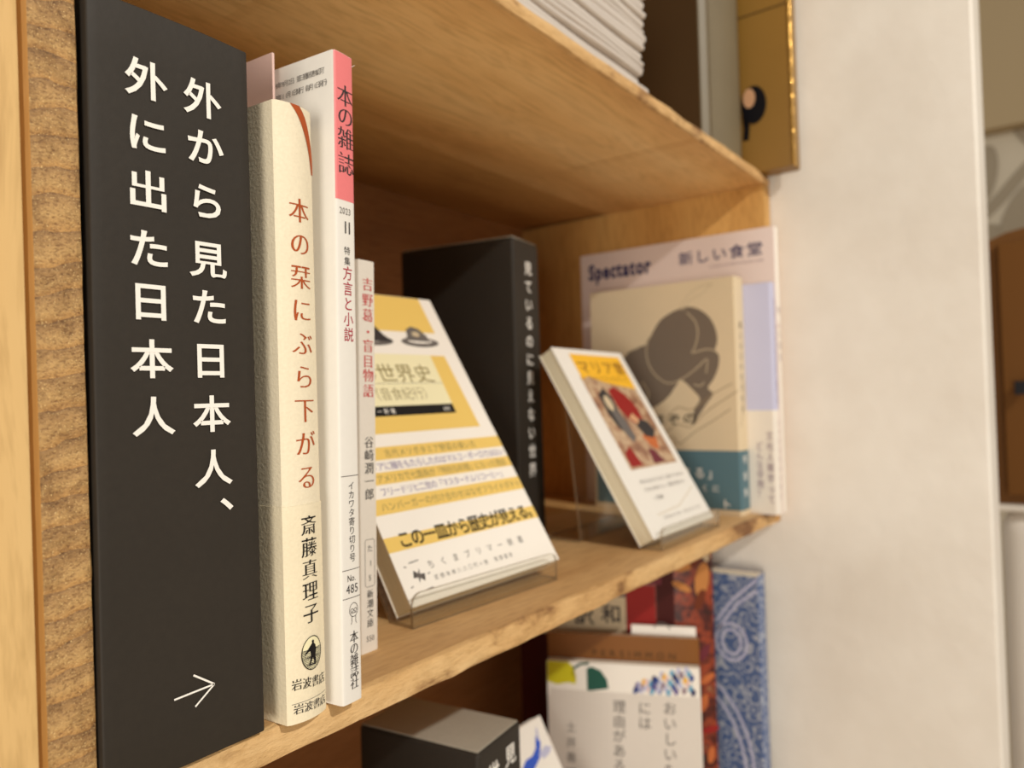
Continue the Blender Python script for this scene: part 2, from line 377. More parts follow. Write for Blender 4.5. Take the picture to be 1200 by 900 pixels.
def grid_patch(name, u0, u1, v0, v1, nu, mat, parent, fmap, lift=.06, slant=0):
    vs = []; fs = []
    for i in range(nu+1):
        u = u0+(u1-u0)*i/nu
        vs += [fmap(u, v0+slant*i/nu, lift), fmap(u, v1+slant*i/nu, lift)]
    for i in range(nu): fs.append((2*i, 2*i+2, 2*i+3, 2*i+1))
    return mesh(name, vs, fs, mat, parent)
def strokes(name, lines, width, mat, parent, fmap, lift=.1):
    vs, fs = [], []
    for L in lines:
        n = len(L); b0 = len(vs)
        for i, p in enumerate(L):
            a = Vector(L[max(i-1, 0)]); c = Vector(L[min(i+1, n-1)]); d = (c-a); d = d.normalized() if d.length else Vector((1, 0)); q = Vector((-d.y, d.x))*width/2
            vs += [(p[0]+q.x, p[1]+q.y, lift), (p[0]-q.x, p[1]-q.y, lift)]
        fs += [(b0+2*i, b0+2*i+1, b0+2*i+3, b0+2*i+2) for i in range(n-1)]
    return bend(name, vs, fs, mat, parent, fmap)
def ell(cx, cy, rx, ry, n=24, a0=0, a1=360):
    return [(cx+rx*math.cos(math.radians(a0+(a1-a0)*i/n)), cy+ry*math.sin(math.radians(a0+(a1-a0)*i/n))) for i in range(n)]
def smooth_line(pts, k=6):
    out = []
    for i in range(len(pts)-1):
        p0, p1, p2, p3 = pts[max(i-1, 0)], pts[i], pts[i+1], pts[min(i+2, len(pts)-1)]
        for j in range(k):
            t = j/k
            out.append(tuple(.5*((2*p1[c])+(-p0[c]+p2[c])*t+(2*p0[c]-5*p1[c]+4*p2[c]-p3[c])*t*t+(-p0[c]+3*p1[c]-3*p2[c]+p3[c])*t**3) for c in (0, 1)))
    out.append(pts[-1]); return out

# ------------------------------------------------------------------ books
def spine_y(u, w, bulge, r):
    """y of the spine surface at u (0..w); edges rounded by r, centre bulging forward"""
    t = 2*u/w-1
    y = -bulge*(1-t*t)
    for e in (u, w-u):
        if e < r: y += r-math.sqrt(max(r*r-(r-e)**2, 0))
    return y
def shelf_book(root, w, d, h, bulge, r, cover, pages, th=.5, inset=.6, cover_name='cover', zin=.4):
    """spine faces -Y; local origin at the left foot of the spine"""
    us = [w*i/20 for i in range(21)] if (bulge or r) else [0, w]
    prof = [(0, d)]+[(0, d*k/4) for k in (3, 2, 1)]+[(u, spine_y(u, w, bulge, r)) for u in us]+[(w, d*k/4) for k in (1, 2, 3)]+[(w, d)]
    prof[4] = (0, spine_y(0, w, bulge, r)); n = len(prof)
    inn = []
    for i, p in enumerate(prof):
        a = Vector(prof[max(i-1, 0)]); c = Vector(prof[min(i+1, n-1)]); dd = (c-a).normalized(); q = Vector((-dd.y, dd.x))*th
        inn.append((p[0]+q.x, p[1]+q.y))
    vs = [(x, y, z) for z in (0, h) for x, y in prof]+[(x, y, z) for z in (0, h) for x, y in inn]
    fs = []
    for i in range(n-1):
        fs += [(i, i+1, n+i+1, n+i), (2*n+i+1, 2*n+i, 3*n+i, 3*n+i+1), (i+1, i, 2*n+i, 2*n+i+1), (n+i, n+i+1, 3*n+i+1, 3*n+i)]
    fs += [(0, n, 3*n, 2*n), (n-1, 3*n-1, 4*n-1, 2*n-1)]
    bm = bmesh.new(); bv = [bm.verts.new(v) for v in vs]
    for f in fs: bm.faces.new([bv[i] for i in f])
    bmesh.ops.recalc_face_normals(bm, faces=bm.faces[:])
    bm_obj(cover_name, bm, cover, root, True)
    iu = [th+.05+(w-2*th-.1)*i/10 for i in range(11)]
    pp = [(th+.05, d-inset)]+[(u, spine_y(u, w, bulge, r)+th+.25) for u in iu]+[(w-th-.05, d-inset)]
    extrude_profile('pages', pp, zin, h-zin, pages, root)
    return root
def front_map(w, bulge, r):
    f = lambda u, v, l=.1: (u, spine_y(min(max(u, 0), w), w, bulge, r)-l, v)
    f.curved = True; return f
def side_map(D):
    return lambda s, v, l=.1: (-l, D-s, v)
def flatf(u, v, l=.1): return (u, -l, v)
def obi_band(root, w, d, h0, h1, bulge, r, mat, out=.22, dl=None, name='paper_band'):
    us = [w*i/20 for i in range(21)]; dl = d-2 if dl is None else dl
    prof = [(-out, dl), (-out, dl/2), (-out, 4+out)]+[(u if 0 < i < 20 else (u-out if i == 0 else u+out), spine_y(u, w, bulge, r)-out) for i, u in enumerate(us)]+[(w+out, 4), (w+out, dl)]
    n = len(prof); vs = [(x, y, z) for z in (h0, h1) for x, y in prof]
    inn = [(min(max(x, -.06), w+.06), y if i in (0, 1, n-1) else y+.14, z) for z in (h0, h1) for i, (x, y) in enumerate(prof)]
    vs += inn; fs = []
    for i in range(n-1):
        fs += [(i, i+1, n+i+1, n+i), (i+1, i, 2*n+i, 2*n+i+1), (n+i, n+i+1, 3*n+i+1, 3*n+i)]
    return mesh(name, vs, fs, mat, root, smooth=False)
def lean_book(root, w, h, t, pages='pages_y', cover='cover_white', th=.5):
    """cover faces -Y, local origin at the lower left front corner; spine on the right"""
    bm = box_bm(0, w, 0, th, 0, h)
    bm_obj('front_cover', bm, cover, root, False)
    box('back_cover', 0, w, t-th, t, 0, h, cover, root)
    box('spine', w-th, w, th, t-th, 0, h, cover, root)
    box('pages', .5, w-th-.05, th+.03, t-th-.03, .4, h-.6, pages, root)
def stand(root, w, lean, t_book, back_len, leg_y, foot_y, lip_h=14, th=1.6):
    """bent acrylic sheet: lip, tray, back rest, leg, foot; local y=0 outer lip, z=0 shelf"""
    a = math.radians(lean)
    yb = 2.6+th+t_book*math.cos(a)+.8
    top = (yb+back_len*math.sin(a), th+back_len*math.cos(a))
    c = [(th/2, lip_h), (th/2, th/2), (yb, th/2), top, (leg_y, th*1.2), (leg_y+2, th/2), (foot_y, th/2)]
    # offset centreline to both sides
    def off(s):
        out = []
        for i, p in enumerate(c):
            ds = []
            if i: ds.append((Vector(p)-Vector(c[i-1])).normalized())
            if i < len(c)-1: ds.append((Vector(c[i+1])-Vector(p)).normalized())
            ns = [Vector((-d_.y, d_.x)) for d_ in ds]; nn = sum(ns, Vector((0, 0))); nn.normalize()
            k = 1/max(nn.dot(ns[0]), .45); out.append((p[0]+nn.x*s*k*th/2, p[1]+nn.y*s*k*th/2))
        return out
    A, B = off(1), off(-1); n = len(c)
    # lip corners rounded: split the lip out as its own rounded plate
    names = ['lip', 'tray', 'back_rest', 'leg', 'foot']
    segs = [(0, 1), (1, 2), (2, 3), (3, 4), (4, 6)]
    for nm, (i0, i1) in zip(names, segs):
        idx = list(range(i0, i1+1))
        if nm == 'lip':
            r = 5; pts = [(0, 0), (w, 0), (w, lip_h-r)]+[(w-r+r*math.cos(k), lip_h-r+r*math.sin(k)) for k in [math.pi/2*j/6 for j in range(1, 6)]]+[(w-r, lip_h), (r, lip_h)]+[(r-r*math.sin(k), lip_h-r+r*math.cos(k)) for k in [math.pi/2*j/6 for j in range(1, 6)]]+[(0, lip_h-r)]
            m_ = len(pts); vs = [(x, 0, z) for x, z in pts]+[(x, th, z) for x, z in pts]
            fs = [tuple(range(m_)), tuple(range(2*m_-1, m_-1, -1))]+[(j, m_+j, m_+(j+1) % m_, (j+1) % m_) for j in range(m_)]
            mesh(nm, vs, fs, ['acrylic', 'acrylic_edge'], root, [0, 0]+[1]*m_)
            continue
        vs = []; 
        for x in (0, w):
            vs += [(x, *A[i]) for i in idx]+[(x, *B[i]) for i in idx]
        k = len(idx); fs = []; mi = []
        for j in range(k-1):
            fs += [(j, j+1, 2*k+j+1, 2*k+j), (k+j+1, k+j, 3*k+j, 3*k+j+1)]; mi += [0, 0]
            fs += [(j, k+j, k+j+1, j+1), (2*k+j, 2*k+j+1, 3*k+j+1, 3*k+j)]; mi += [1, 1]
        if nm == 'foot': fs.append((k-1, 2*k-1, 4*k-1, 3*k-1)); mi.append(1)
        mesh(nm, vs, fs, ['acrylic', 'acrylic_edge'], root, mi)
    return root

# ================================================================== SETTING
def structure(o): o['kind'] = 'structure'; return o
XW = 634
def wall_box(name, x0, x1, y0, y1, z0, z1, mat, bev=0):
    o = box(name, x0, x1, y0, y1, z0, z1, mat, None, bev, 3); o.location = (0, 0, ZC); return structure(o)
wall_box('floor', -2500, 2620, -2600, 1500, -1320, -1300, 'floor')
wall_box('wall_right', XW, 700, 43, 1500, -1300, 1150, 'wall', 4)
wall_box('wall_rear', -2500, XW, 520, 560, -1300, 1150, 'wall')
wall_box('wall_side', 2560, 2620, -2600, 1500, -1300, 1800, 'decal_wall')
o = wall_box('trim_1', 2500, 2559.5, -2600, 1500, 735, 1799, 'soffit')

# leaf print on the far side wall, seen past the white pillar
def wmap(u, v, l=.1): return (2560-l, u*.72, v*.72)
lf = bpy.data.objects.new('leaf_wall_print', None); link(lf); lf.location = (0, 0, ZC)
lf['label'] = 'grey leafy branch print on the pale wall past the white pillar'; lf['category'] = 'wall decal'
strokes('stem', [smooth_line([(320, 620), (190, 740), (60, 880), (-80, 940), (-200, 930)])], 46, 'leaf', lf, wmap, 2)
for (cy, cz, ang, L) in ((225, 860, 100, 120), (110, 690, 115, 130), (200, 620, 20, 95), (70, 1010, 60, 110), (-40, 800, 140, 120), (140, 520, 40, 110)):
    c_, s_ = math.cos(math.radians(ang)), math.sin(math.radians(ang))
    pts = [(cy+x*c_-y*s_, cz+x*s_+y*c_) for x, y in [(L*math.cos(t), L*.38*math.sin(t)) for t in [2*math.pi*i/24 for i in range(24)]]]
    patch('leaf', pts, 'leaf', lf, wmap, 3+.02*ang)

# brown cabinet and pale bin beyond the pillar
cab = thing('wooden_cabinet', 'blurred brown wooden cabinet beyond the white pillar at the right edge', 'cabinet', (1100, -250, -143))
cb = extrude_profile('body', [(-0, 0), (322, 0), (322, 325), (300, 334), (200, 352), (0, 372)], 0, 300, 'cabinet_wood', cab, axis='x')
box('door_panel', -12, 0, 0, 150, 12, 330, 'cabinet_wood', cab, 2); box('door_panel', -12, 0, 160, 308, 12, 320, 'cabinet_wood', cab, 2)
mesh('door_knob', *(lambda bm: (bm))(([(-30, 296, 150), (-30, 280, 150), (-30, 280, 134), (-30, 296, 134), (-12, 291, 145), (-12, 285, 145), (-12, 285, 139), (-12, 291, 139)],
     [(0, 1, 2, 3), (0, 4, 5, 1), (1, 5, 6, 2), (2, 6, 7, 3), (3, 7, 4, 0)])), 'hole_black', cab)
bn = thing('storage_base', 'blurred off-white rounded stand under the brown cabinet beyond the pillar', 'stand', (1100, -260, -1300))
box('body', 8, 300, 8, 328, 0, 1146, 'offwhite', bn, 30, 5); box('top_slab', 0, 310, 0, 336, 1146, 1157, 'offwhite', bn, 5, 3)

# ================================================================== BOOKSHELF
bs = thing('bookshelf', 'open pine bookshelf fixed beside the white pillar, holding all the books', 'bookshelf', (0, 0, 0))
YF, YB = 192, 440
tilt = RY(-.9)
def bump_edge(x0, x1, z0, z1, name, mat_top, mat_edge, y0, y1, parent, amp=.5):
    """plank whose front face is slightly uneven, its front in a rougher material"""
    nx = 90; vs = []; fs = []; mi = []
    rows = [(y1, z0), (y0+2, z0), (y0+.4, z0+.8), (y0, z0+2.5), (y0, (z0+z1)/2), (y0, z1-2.2), (y0+.5, z1-.6), (y0+2.4, z1), (y1, z1)]
    for i in range(nx+1):
        x = x0+(x1-x0)*i/nx
        for j, (y, z) in enumerate(rows):
            d = amp*noise.noise(Vector((x*.045, j*.9, z0)))*2 if 1 <= j <= 7 else 0
            d2 = .35*amp*noise.noise(Vector((x*.09, j*1.7, z0+9)))*2 if 2 <= j <= 6 else 0
            vs.append((x, y+(d+d2 if j not in (0, 8) else 0), z+(d2 if j in (2, 6) else 0)))
    k = len(rows)
    for i in range(nx):
        for j in range(k-1):
            a = i*k+j; fs.append((a, a+k, a+k+1, a+1)); mi.append(1 if 1 <= j <= 6 else 0)
        a = i*k; fs.append((a+k-1, a+k+k-1, a+k, a)); mi.append(0)
    fs.append(tuple(range(k))); fs.append(tuple(nx*k+j for j in range(k))[::-1]); mi += [1, 1]
    bm = bmesh.new(); bv = [bm.verts.new(v) for v in vs]
    for f, i in zip(fs, mi):
        g = bm.faces.new([bv[q] for q in f]); g.material_index = i
    bmesh.ops.recalc_face_normals(bm, faces=bm.faces[:])
    return bm_obj(name, bm, [mat_top, mat_edge], parent, True)
XL, XR = 85.0, 617.5
for zt, thk, mt in ((-95, 11, 'shelf'), (182, 8, 'shelf_under'), (-375, 12, 'shelf'), (455, 10, 'shelf_under')):
    zb = zt-thk; xl = 85.8 if zt < 0 else 84.0
    bd = bpy.data.objects.new('shelf_board', None); link(bd, bs)
    xr = {-95: XR, 182: 629.5}.get(zt, XW-1.5)
    bump_edge(xl, xr, zb, zt, 'plank', mt, 'edge', YF, 342.6, bd)
    box('plank', xl, xr, 345.4, YB-.3, zb+1.2, zt-.2, 'rear_plank', bd, 1.0, label='darker rear plank')
# right upright between the two upper boards
up = box('upright', XR+.5, XR+13.5, YF+.3, YB-.2, -106, 173.9, 'upright', bs, .8, label='right upright, lit in its front corner')
# left upright: rough sawn front, leaning very slightly
lu = bpy.data.objects.new('upright', None); link(lu, bs); lu.location = (74.2*MM, 0, 0); lu.rotation_euler = RY(-.85).to_euler(); lu['label'] = 'left upright with rough sawn front'
vs = []; fs = []; nz = 220; z0, z1 = -640, 470
cols = [(-2.4, 1.8), (-1.9, .5), (-.9, .05), (.4, 0), (3, 0), (6, 0), (8.6, 0), (9.7, .15), (10.1, .8), (10.1, YB-YF)]
for i in range(nz+1):
    z = z0+(z1-z0)*i/nz
    for j, (x, y) in enumerate(cols):
        n_ = noise.noise(Vector((j*1.3, 2.2, z*.16)))+.6*noise.noise(Vector((j*2.9, 7, z*.55)))
        dx = .22*n_ if j >= 7 and j < 9 else (.12*n_ if j < 3 else 0); dy = .12*n_ if 1 < j < 8 else 0
        vs.append((x+dx, YF+y+dy, z))
k = len(cols); mi = []
for i in range(nz):
    for j in range(k-1): fs.append((i*k+j, i*k+j+1, (i+1)*k+j+1, (i+1)*k+j)); mi.append(1 if j <= 1 else 0)
    fs.append((i*k+k-1, i*k, (i+1)*k, (i+1)*k+k-1)); mi.append(0)
fs += [tuple(range(k))[::-1], tuple(nz*k+j for j in range(k))]; mi += [0, 0]
mesh('sawn_board', vs, fs, ['sawn', 'rim'], lu, mi, smooth=False)
box('back_panel', 60, XW-1, YB, YB+6, -640, 480, 'back', bs)
box('screw_head', 0, 3, 0, 1, 0, 3, 'hole_black', None).name = 'tmp'
bpy.data.objects.remove(bpy.data.objects['tmp'])
nb = thing('pine_board', 'pale smooth pine board at the far left, left of the rough sawn upright', 'board', (66.3, 0, 0), RY(-.9))
box('board', -30, 4.6, 190.6, 430, -640, 470, 'pale_pine', nb, .6)

# ================================================================== DIVIDERS (black wrapped blocks)
def divider(root, w, d, h, rb=2.2):
    bm = box_bm(0, w, 0, d, 0, h-.8, rb, 4)
    for v in bm.verts:
        n_ = noise.noise(Vector((v.co.x*.05, v.co.y*.05, v.co.z*.03)))
    bm_obj('wrapped_block', bm, 'black_paper', root, True)
    box('top_board', 1.2, w-1.2, 1.2, d-1, h-.8, h, 'grey_board', root, .3)
dv = thing('shelf_divider', 'large black paper covered divider sign at left, two columns of white lettering and arrow', 'sign', (85.9, 190, -94.6), RY(-.5), 'black divider signs of the shop')
# block with softly dipping top edge
bm = box_bm(0, 45.2, 0, 60, 0, 200.0, 0)
bmesh.ops.subdivide_edges(bm, edges=bm.edges[:], cuts=14, use_grid_fill=True)
for v in bm.verts:
    if v.co.z > 199.9: v.co.z += -.8*((v.co.x-20)/25)**2 if v.co.y < 1 else -.6
bmesh.ops.bevel(bm, geom=[e for e in bm.edges if len(e.link_faces) == 2 and e.calc_face_angle(0) > 1.2], offset=.6, segments=3, profile=.5, affect='EDGES')
for v in bm.verts:
    v.co.y += .25*noise.noise(v.co*.06)*(1 if v.co.y < 20 else 0)
bm_obj('wrapped_block', bm, 'black_paper', dv, True)
I = []
for ch, (u, v) in zip('外から見た日本人、', [(30.6, 180.7), (31.0, 167.2), (31.0, 152.1), (31.1, 135.9), (31.0, 122.6), (31.0, 107.9), (31.0, 93.0), (31.1, 78.0), (34.9, 67.4)]):
    if ch == '、': I.append((ch, u+3.3, v+3.3, 11.8, 10.8))
    else: I.append((ch, u-.2, v, 11.6, 10.6))
for ch, (u, v) in zip('外に出た日本人', [(14.6, 181.0), (14.5, 166.7), (14.4, 151.9), (14.2, 136.6), (14.3, 122.9), (14.3, 107.9), (14.4, 93.0)]):
    I.append((ch, u, v, 11.6, 10.6))
lettering('lettering', I, 'white_ink', dv, flatf, off=.017, lift=.42)
strokes('arrow', [[(17.9, 18.5), (29.3, 18.9)], [(29.4, 18.9), (23.4, 23.2)], [(29.4, 18.9), (23.7, 14.7)]], .5, 'white_ink', dv, flatf, lift=.42)

dv2 = thing('shelf_divider', 'tall black divider sign standing behind the yellow book, one column of white lettering', 'sign', (401, 292.5, -95), RZ(9)@RY(-.4), 'black divider signs of the shop')
divider(dv2, 39, 92, 206)
lettering('lettering', vcol('見ているのに見えない世界', 21.8, 186.5, 19.8, 47, 11.5, 9.8), 'white_ink', dv2, flatf, off=.012, lift=.15)
dv3 = thing('shelf_divider', 'black divider sign with pale grey top on the shelf below, mostly out of frame', 'sign', (279, 233, -374.8), RZ(7), 'black divider signs of the shop')
divider(dv3, 42.2, 75, 204.8)
lettering('lettering', vcol('見えない', 30.5, 191.5, 30.5, 150, 11.5, 11)+vcol('世界の人', 13.5, 189.5, 13.5, 148, 11.5, 11), 'white_ink', dv3, flatf, off=.014, lift=.15)

# ================================================================== LEFT GROUP OF BOOKS
# cream hardback
iw = thing('paperback_book', 'cream jacketed book with orange title and printed orange ribbon, beside the large divider', 'book', (137.9, 188.3, -95), RZ(4.6)@RY(-.35), 'books standing on the middle shelf')
w, bl, r = 15.2, 1.9, .5
shelf_book(iw, w, 128, 188, bl, r, 'cream_paper', 'pages', th=.6)
fm = front_map(w, bl, r)
obi_band(iw, w, 128, .1, 65, bl, r, 'cream_obi')
lettering('title', vcol('本の栞にぶら下がる', 7.7, 155.3, 8.1, 73.3, 8.4, 8.2), 'red_brown', iw, fm, off=.0, mincho=.014)
lettering('author_name', vcol('斎藤真理子', 8.1, 58.6, 8.1, 31.8, 6.6, 6.4), 'black_ink', iw, fm, off=.0, mincho=.014, lift=.36)
lettering('publisher_name', hrow('岩波書店', 2.5, 11.7, 12.3, 3.3, 3.6, 10.7), 'black_ink', iw, fm, off=.0, mincho=.014, lift=.36)
lettering('lower_publisher_name', hrow('岩波書店', 2.9, 4.4, 12.6, 3.3, 3.2, 3.8), 'dark_ink', iw, fm, off=.0, mincho=.014, lift=.36)
grid_patch('band_fold_line', 0, w, 6.0, 6.15, 14, 'grey_ink', iw, fm, .3)
# printed ribbon curving over the shoulder
ra = smooth_line([(5.0, 188.0), (8.0, 184.6), (10.8, 179.5), (12.8, 174), (14.0, 168)]); rb_ = smooth_line([(8.6, 188.0), (11.2, 184.8), (13.2, 180), (14.5, 174.5), (15.1, 168)])
vs = []; fs = []
for a, b_ in zip(ra, rb_): vs += [fm(*a, .14), fm((a[0]+b_[0])/2, (a[1]+b_[1])/2, .16), fm(*b_, .14)]
for i in range(len(ra)-1): fs += [(3*i, 3*i+3, 3*i+4, 3*i+1), (3*i+1, 3*i+4, 3*i+5, 3*i+2)]
mesh('printed_ribbon', vs, fs, 'red_brown', iw)
# sower emblem
e0 = (8.0, 19.8)
patch('emblem_disc', ell(*e0, 3.9, 5.0), 'pale_yellow', iw, fm, .38)
strokes('emblem_ring', [ell(*e0, 3.9, 5.0, 28)+[(e0[0]+3.9, e0[1])]], .28, 'black_ink', iw, fm, .42)
hl = []
for i in range(17):
    vv = -4.6+i*.36; hw = 3.8*math.sqrt(max(1-(vv/5)**2, 0))
    hl.append([(e0[0]-hw, e0[1]+vv), (e0[0], e0[1]+vv+.25*math.sin(i)), (e0[0]+hw, e0[1]+vv)])
strokes('emblem_ground_lines', hl, .2, 'dark_ink', iw, fm, .41)
sil = [(-.2, 3.6), (.35, 3.9), (.8, 3.5), (.7, 2.8), (1.3, 2.2), (1.6, 1.0), (1.5, -.2), (1.2, -1.0), (1.5, -2.2), (1.3, -3.7), (.7, -3.7), (.6, -2.4), (.1, -1.5), (-.5, -2.6), (-1.2, -3.6), (-1.6, -3.3), (-.9, -1.9), (-.7, -.4), (-.9, .8), (-2.2, .2), (-3.0, -.3), (-3.1, .1), (-2.0, 1.2), (-.8, 2.3), (-.1, 2.9)]
patch('emblem_figure', [(e0[0]+x*.95, e0[1]+y) for x, y in sil], 'black_ink', iw, fm, .45)

# white and pink magazine
mg = thing('magazine', 'white magazine with pink topped spine, tallest of the left group', 'magazine', (156.4, 185.6, -95), RZ(5.5)@RY(.55), 'books standing on the middle shelf')
w, bl, r = 9.0, .25, .9
shelf_book(mg, w, 148, 210.5, bl, r, 'white_gloss', 'pages_white', th=.25, inset=.1)
fm = front_map(w, bl, r); sm_ = side_map(148)
grid_patch('pink_spine_panel', .25, w, 161.8, 210.4, 16, 'pink', mg, fm, .06)
lettering('spine_title', [('本', 4.9, 196.6, 7.6, 7.8), ('の', 4.9, 189.7, 7.6, 7.4), ('雑', 4.9, 182.4, 7.6, 7.8), ('誌', 4.9, 174.0, 7.6, 7.8)], 'dark_ink', mg, fm, off=.0, mincho=.014)
lettering('issue_year', latin('2023', 1.5, 158.4, 3.0, .8), 'grey_ink', mg, fm)
lettering('issue_number', latin('11', 2.9, 153.2, 5.6, .85, .012), 'dark_ink', mg, fm, off=.012)
lettering('feature_label', vcol('特集', 4.7, 145.4, 4.7, 142.0, 2.9, 2.9), 'dark_ink', mg, fm)
lettering('feature_title', vcol('方言と小説', 4.8, 138, 4.9, 118, 4.6, 4.9), 'crimson_ink', mg, fm, off=.003)
for rv in (72.2, 42.2, 33.2): strokes('rule_line', [[(.6, rv), (8.6, rv)]], .22, 'grey_ink', mg, fm)
lettering('special_name', vcol('イカワタ寄り切り号', 4.9, 69.0, 5.0, 46.0, 2.9, 2.9), 'dark_ink', mg, fm)
lettering('volume_number', latin('No.', 2.5, 39.6, 3.0, .8)+latin('485', 2.0, 36.2, 4.0, .85), 'dark_ink', mg, fm)
lettering('spine_publisher', vcol('本の雑誌社', 5.2, 20.6, 5.2, 6.0, 4.1, 4.2), 'dark_ink', mg, fm, off=.0, mincho=.014)
ic = (5.2, 28.0)
strokes('head_emblem', [ell(ic[0], ic[1]+1.2, 1.9, 2.2, 20)+[(ic[0]+1.9, ic[1]+1.2)], ell(ic[0]-.75, ic[1]+1.1, .6, .55, 10)+[(ic[0]-.15, ic[1]+1.1)], ell(ic[0]+.75, ic[1]+1.1, .6, .55, 10)+[(ic[0]+1.35, ic[1]+1.1)],
    [(ic[0]-.9, ic[1]-.8), (ic[0]-.9, ic[1]-2.6), (ic[0]-1.3, ic[1]-3.3)], [(ic[0]+.9, ic[1]-.8), (ic[0]+.9, ic[1]-2.6), (ic[0]+1.3, ic[1]-3.3)], [(ic[0]-1.3, ic[1]+.2), (ic[0]+1.3, ic[1]+.2)]], .22, 'grey_ink', mg, fm)
lettering('cover_small_print', hrow('1999年9月2日　第三種郵便物認可', 148-31, 204.6, 148-5.0, 2.3, 2.3), 'grey_ink', mg, sm_, lift=.08)
lettering('cover_small_print', hrow('2023年11月1日発行（毎月1日発行）', 148-31, 200.4, 148-2.5, 2.3, 2.3), 'grey_ink', mg, sm_, lift=.08)
mesh('torn_corner', [(8.2, -.1, 207.5), (9.6, -.5, 208.6), (10.0, .2, 209.0), (9.0, .8, 208.2)], [(0, 1, 2, 3)], 'white_ink', mg, label='small white tear at the top of the spine')

# thin pink leaflet behind
pk = thing('thin_booklet', 'thin pale pink booklet peeping up behind the cream book', 'booklet', (151.9, 209, -95), RZ(4.6)@RY(0), None)
shelf_book(pk, .9, 80, 214, 0, 0, 'pale_pink', 'pages_white', th=.2)

# small white paperback
yo = thing('paperback_book', 'small white paperback with red title, right of the magazine', 'book', (192.3, 217.2, -95), RZ(1.5)@RY(1.0), 'books standing on the middle shelf')
w, bl, r = 9.2, .2, .8
shelf_book(yo, w, 105, 151.5, bl, r, 'white_warm', 'pages', th=.3, inset=.1)
fm = front_map(w, bl, r)
def yu(v): return 5.0-.6*v/150
lettering('title', [(c, 5.0, v, 5.9, 5.6) for c, v in zip('吉野葛・盲目物語', (142.2, 136, 130, 123.5, 118, 112, 106.5, 100.5))], 'red_ink', yo, fm, off=.0, mincho=.014)
lettering('author_name', vcol('谷崎潤一郎', 5.0, 80.5, 5.0, 60.4, 5.0, 4.9), 'dark_ink', yo, fm, off=.0, mincho=.014)
rr = [(3.0, 43), (6.8, 43), (7.4, 42.4), (7.4, 25.6), (6.8, 25), (3.0, 25), (2.4, 25.6), (2.4, 42.4), (3.0, 43)]
strokes('number_frame', [rr], .2, 'grey_ink', yo, fm)
lettering('author_number', [('た', 4.9, 39.6, 3.0, 3.0)]+latin('1', 4.5, 34, 3.0)+latin('5', 4.0, 28.4, 3.0), 'dark_ink', yo, fm)
lettering('imprint_name', vcol('新潮文庫', 4.8, 22.2, 4.8, 11.2, 3.5, 3.6), 'dark_ink', yo, fm, off=.0, mincho=.014)
lettering('price_code', latin('550', 2.6, 5.4, 2.9, .95), 'grey_ink', yo, fm)

# ================================================================== YELLOW FACE-OUT BOOK ON STAND
K = 1.025
yl = thing('face_out_book', 'yellow and white striped book facing out on a clear stand', 'book', (229.2, 226.4, -87.4), RZ(-2.68)@RX(-31.6)@RY(-.63), 'books facing out on clear stands')
lean_book(yl, 106.2*K, 172*K, 11.3)
ky = lambda u, v, l=.1: (u*K, -l, v*K)
def rect(n, u0, u1, v0, v1, mat, p, f, l=.06): return patch(n, [(u0, v0), (u1, v0), (u1, v1), (u0, v1)], mat, p, f, l)
rect('yellow_panel', 0, 96.5, 146.5, 171.8, 'yellow', yl, ky); patch('yellow_panel', [(0, 83), (96, 83), (95, 130.5), (0, 130.5)], 'yellow', yl, ky)
patch('title_panel', [(0, 94), (82.5, 94), (83.5, 130.8), (0, 130.8)], 'pale_yellow', yl, ky, .1)
rect('black_bar', 0, 82.5, 92.6, 98.4, 'black_ink', yl, ky, .14)
strokes('title_rule', [[(0, 112), (83, 112)]], .25, 'grey_ink', yl, ky, .15)
lettering('title', hrow('食卓の世界史', 5, 118.4, 71.5, 13.4, 12.6), 'olive_ink', yl, ky, off=.002, lift=.16)
lettering('author_name', hrow('遠藤雅司（音食紀行）', 1, 105.6, 68, 7.6, 8.2), 'olive_ink', yl, ky, off=-.006, lift=.16)
lettering('bar_lettering', hrow('ちくまプリマー新書', 3, 95.5, 38, 3.4, 3.4), 'white_ink', yl, ky, lift=.18)
lettering('series_number', latin('435', 74, 95.5, 3.4), 'white_ink', yl, ky, lift=.18)
# paper band with stripes
rect('paper_band', 0, 106.2, .3, 82.6, 'cover_white', yl, ky, .12)
for v0, v1 in ((69.2, 76), (56.8, 63), (42.4, 50), (24.8, 31.8)): rect('yellow_stripe', 0, 106.1, v0, v1, 'yellow', yl, ky, .16)
for s, u0, u1, v, sz, mt in (('古代メソポタミア野菜の使い方', 23, 83, 72.5, 4.4, 'olive_ink'), ('イタリアに麺をもたらしたのはマルコ・ポーロではない', 3, 102, 66, 4.4, 'purple_ink'), ('アメリカで七面鳥が「特別な料理」になった理由', 12, 100, 59.8, 4.4, 'olive_ink'),
        ('フリードリヒ二世の「マスタードムリコーヒー」', 11, 95, 53.2, 4.3, 'purple_ink'), ('ハンバーガーの付け合わせはなぜフライドポテト', 8, 103, 46, 4.4, 'olive_ink')):
    lettering('band_text', hrow(s, u0, v, u1, sz, sz*1.05), mt, yl, ky, lift=.2)
lettering('band_headline', hrow('この一皿から歴史が見える。', 11.5, 29.6, 103.5, 8.2, 8.6), 'black_ink', yl, ky, off=.022, lift=.22)
lettering('imprint_name', hrow('ちくまプリマー新書', 20, 15.8, 84, 4.2, 4.2), 'grey_ink', yl, ky, lift=.2)
lettering('small_print', hrow('定価本体八八〇円＋税　筑摩書房', 20, 9.6, 72, 2.6, 2.6), 'grey_ink', yl, ky, lift=.2)
st = []
for i in range(12):
    a = math.radians(i*30+8); r_ = 3.6 if i % 2 == 0 else 1.1; st.append((11+r_*math.cos(a), 12.2+r_*math.sin(a)))
patch('star_emblem', st, 'grey_ink', yl, ky, .2)
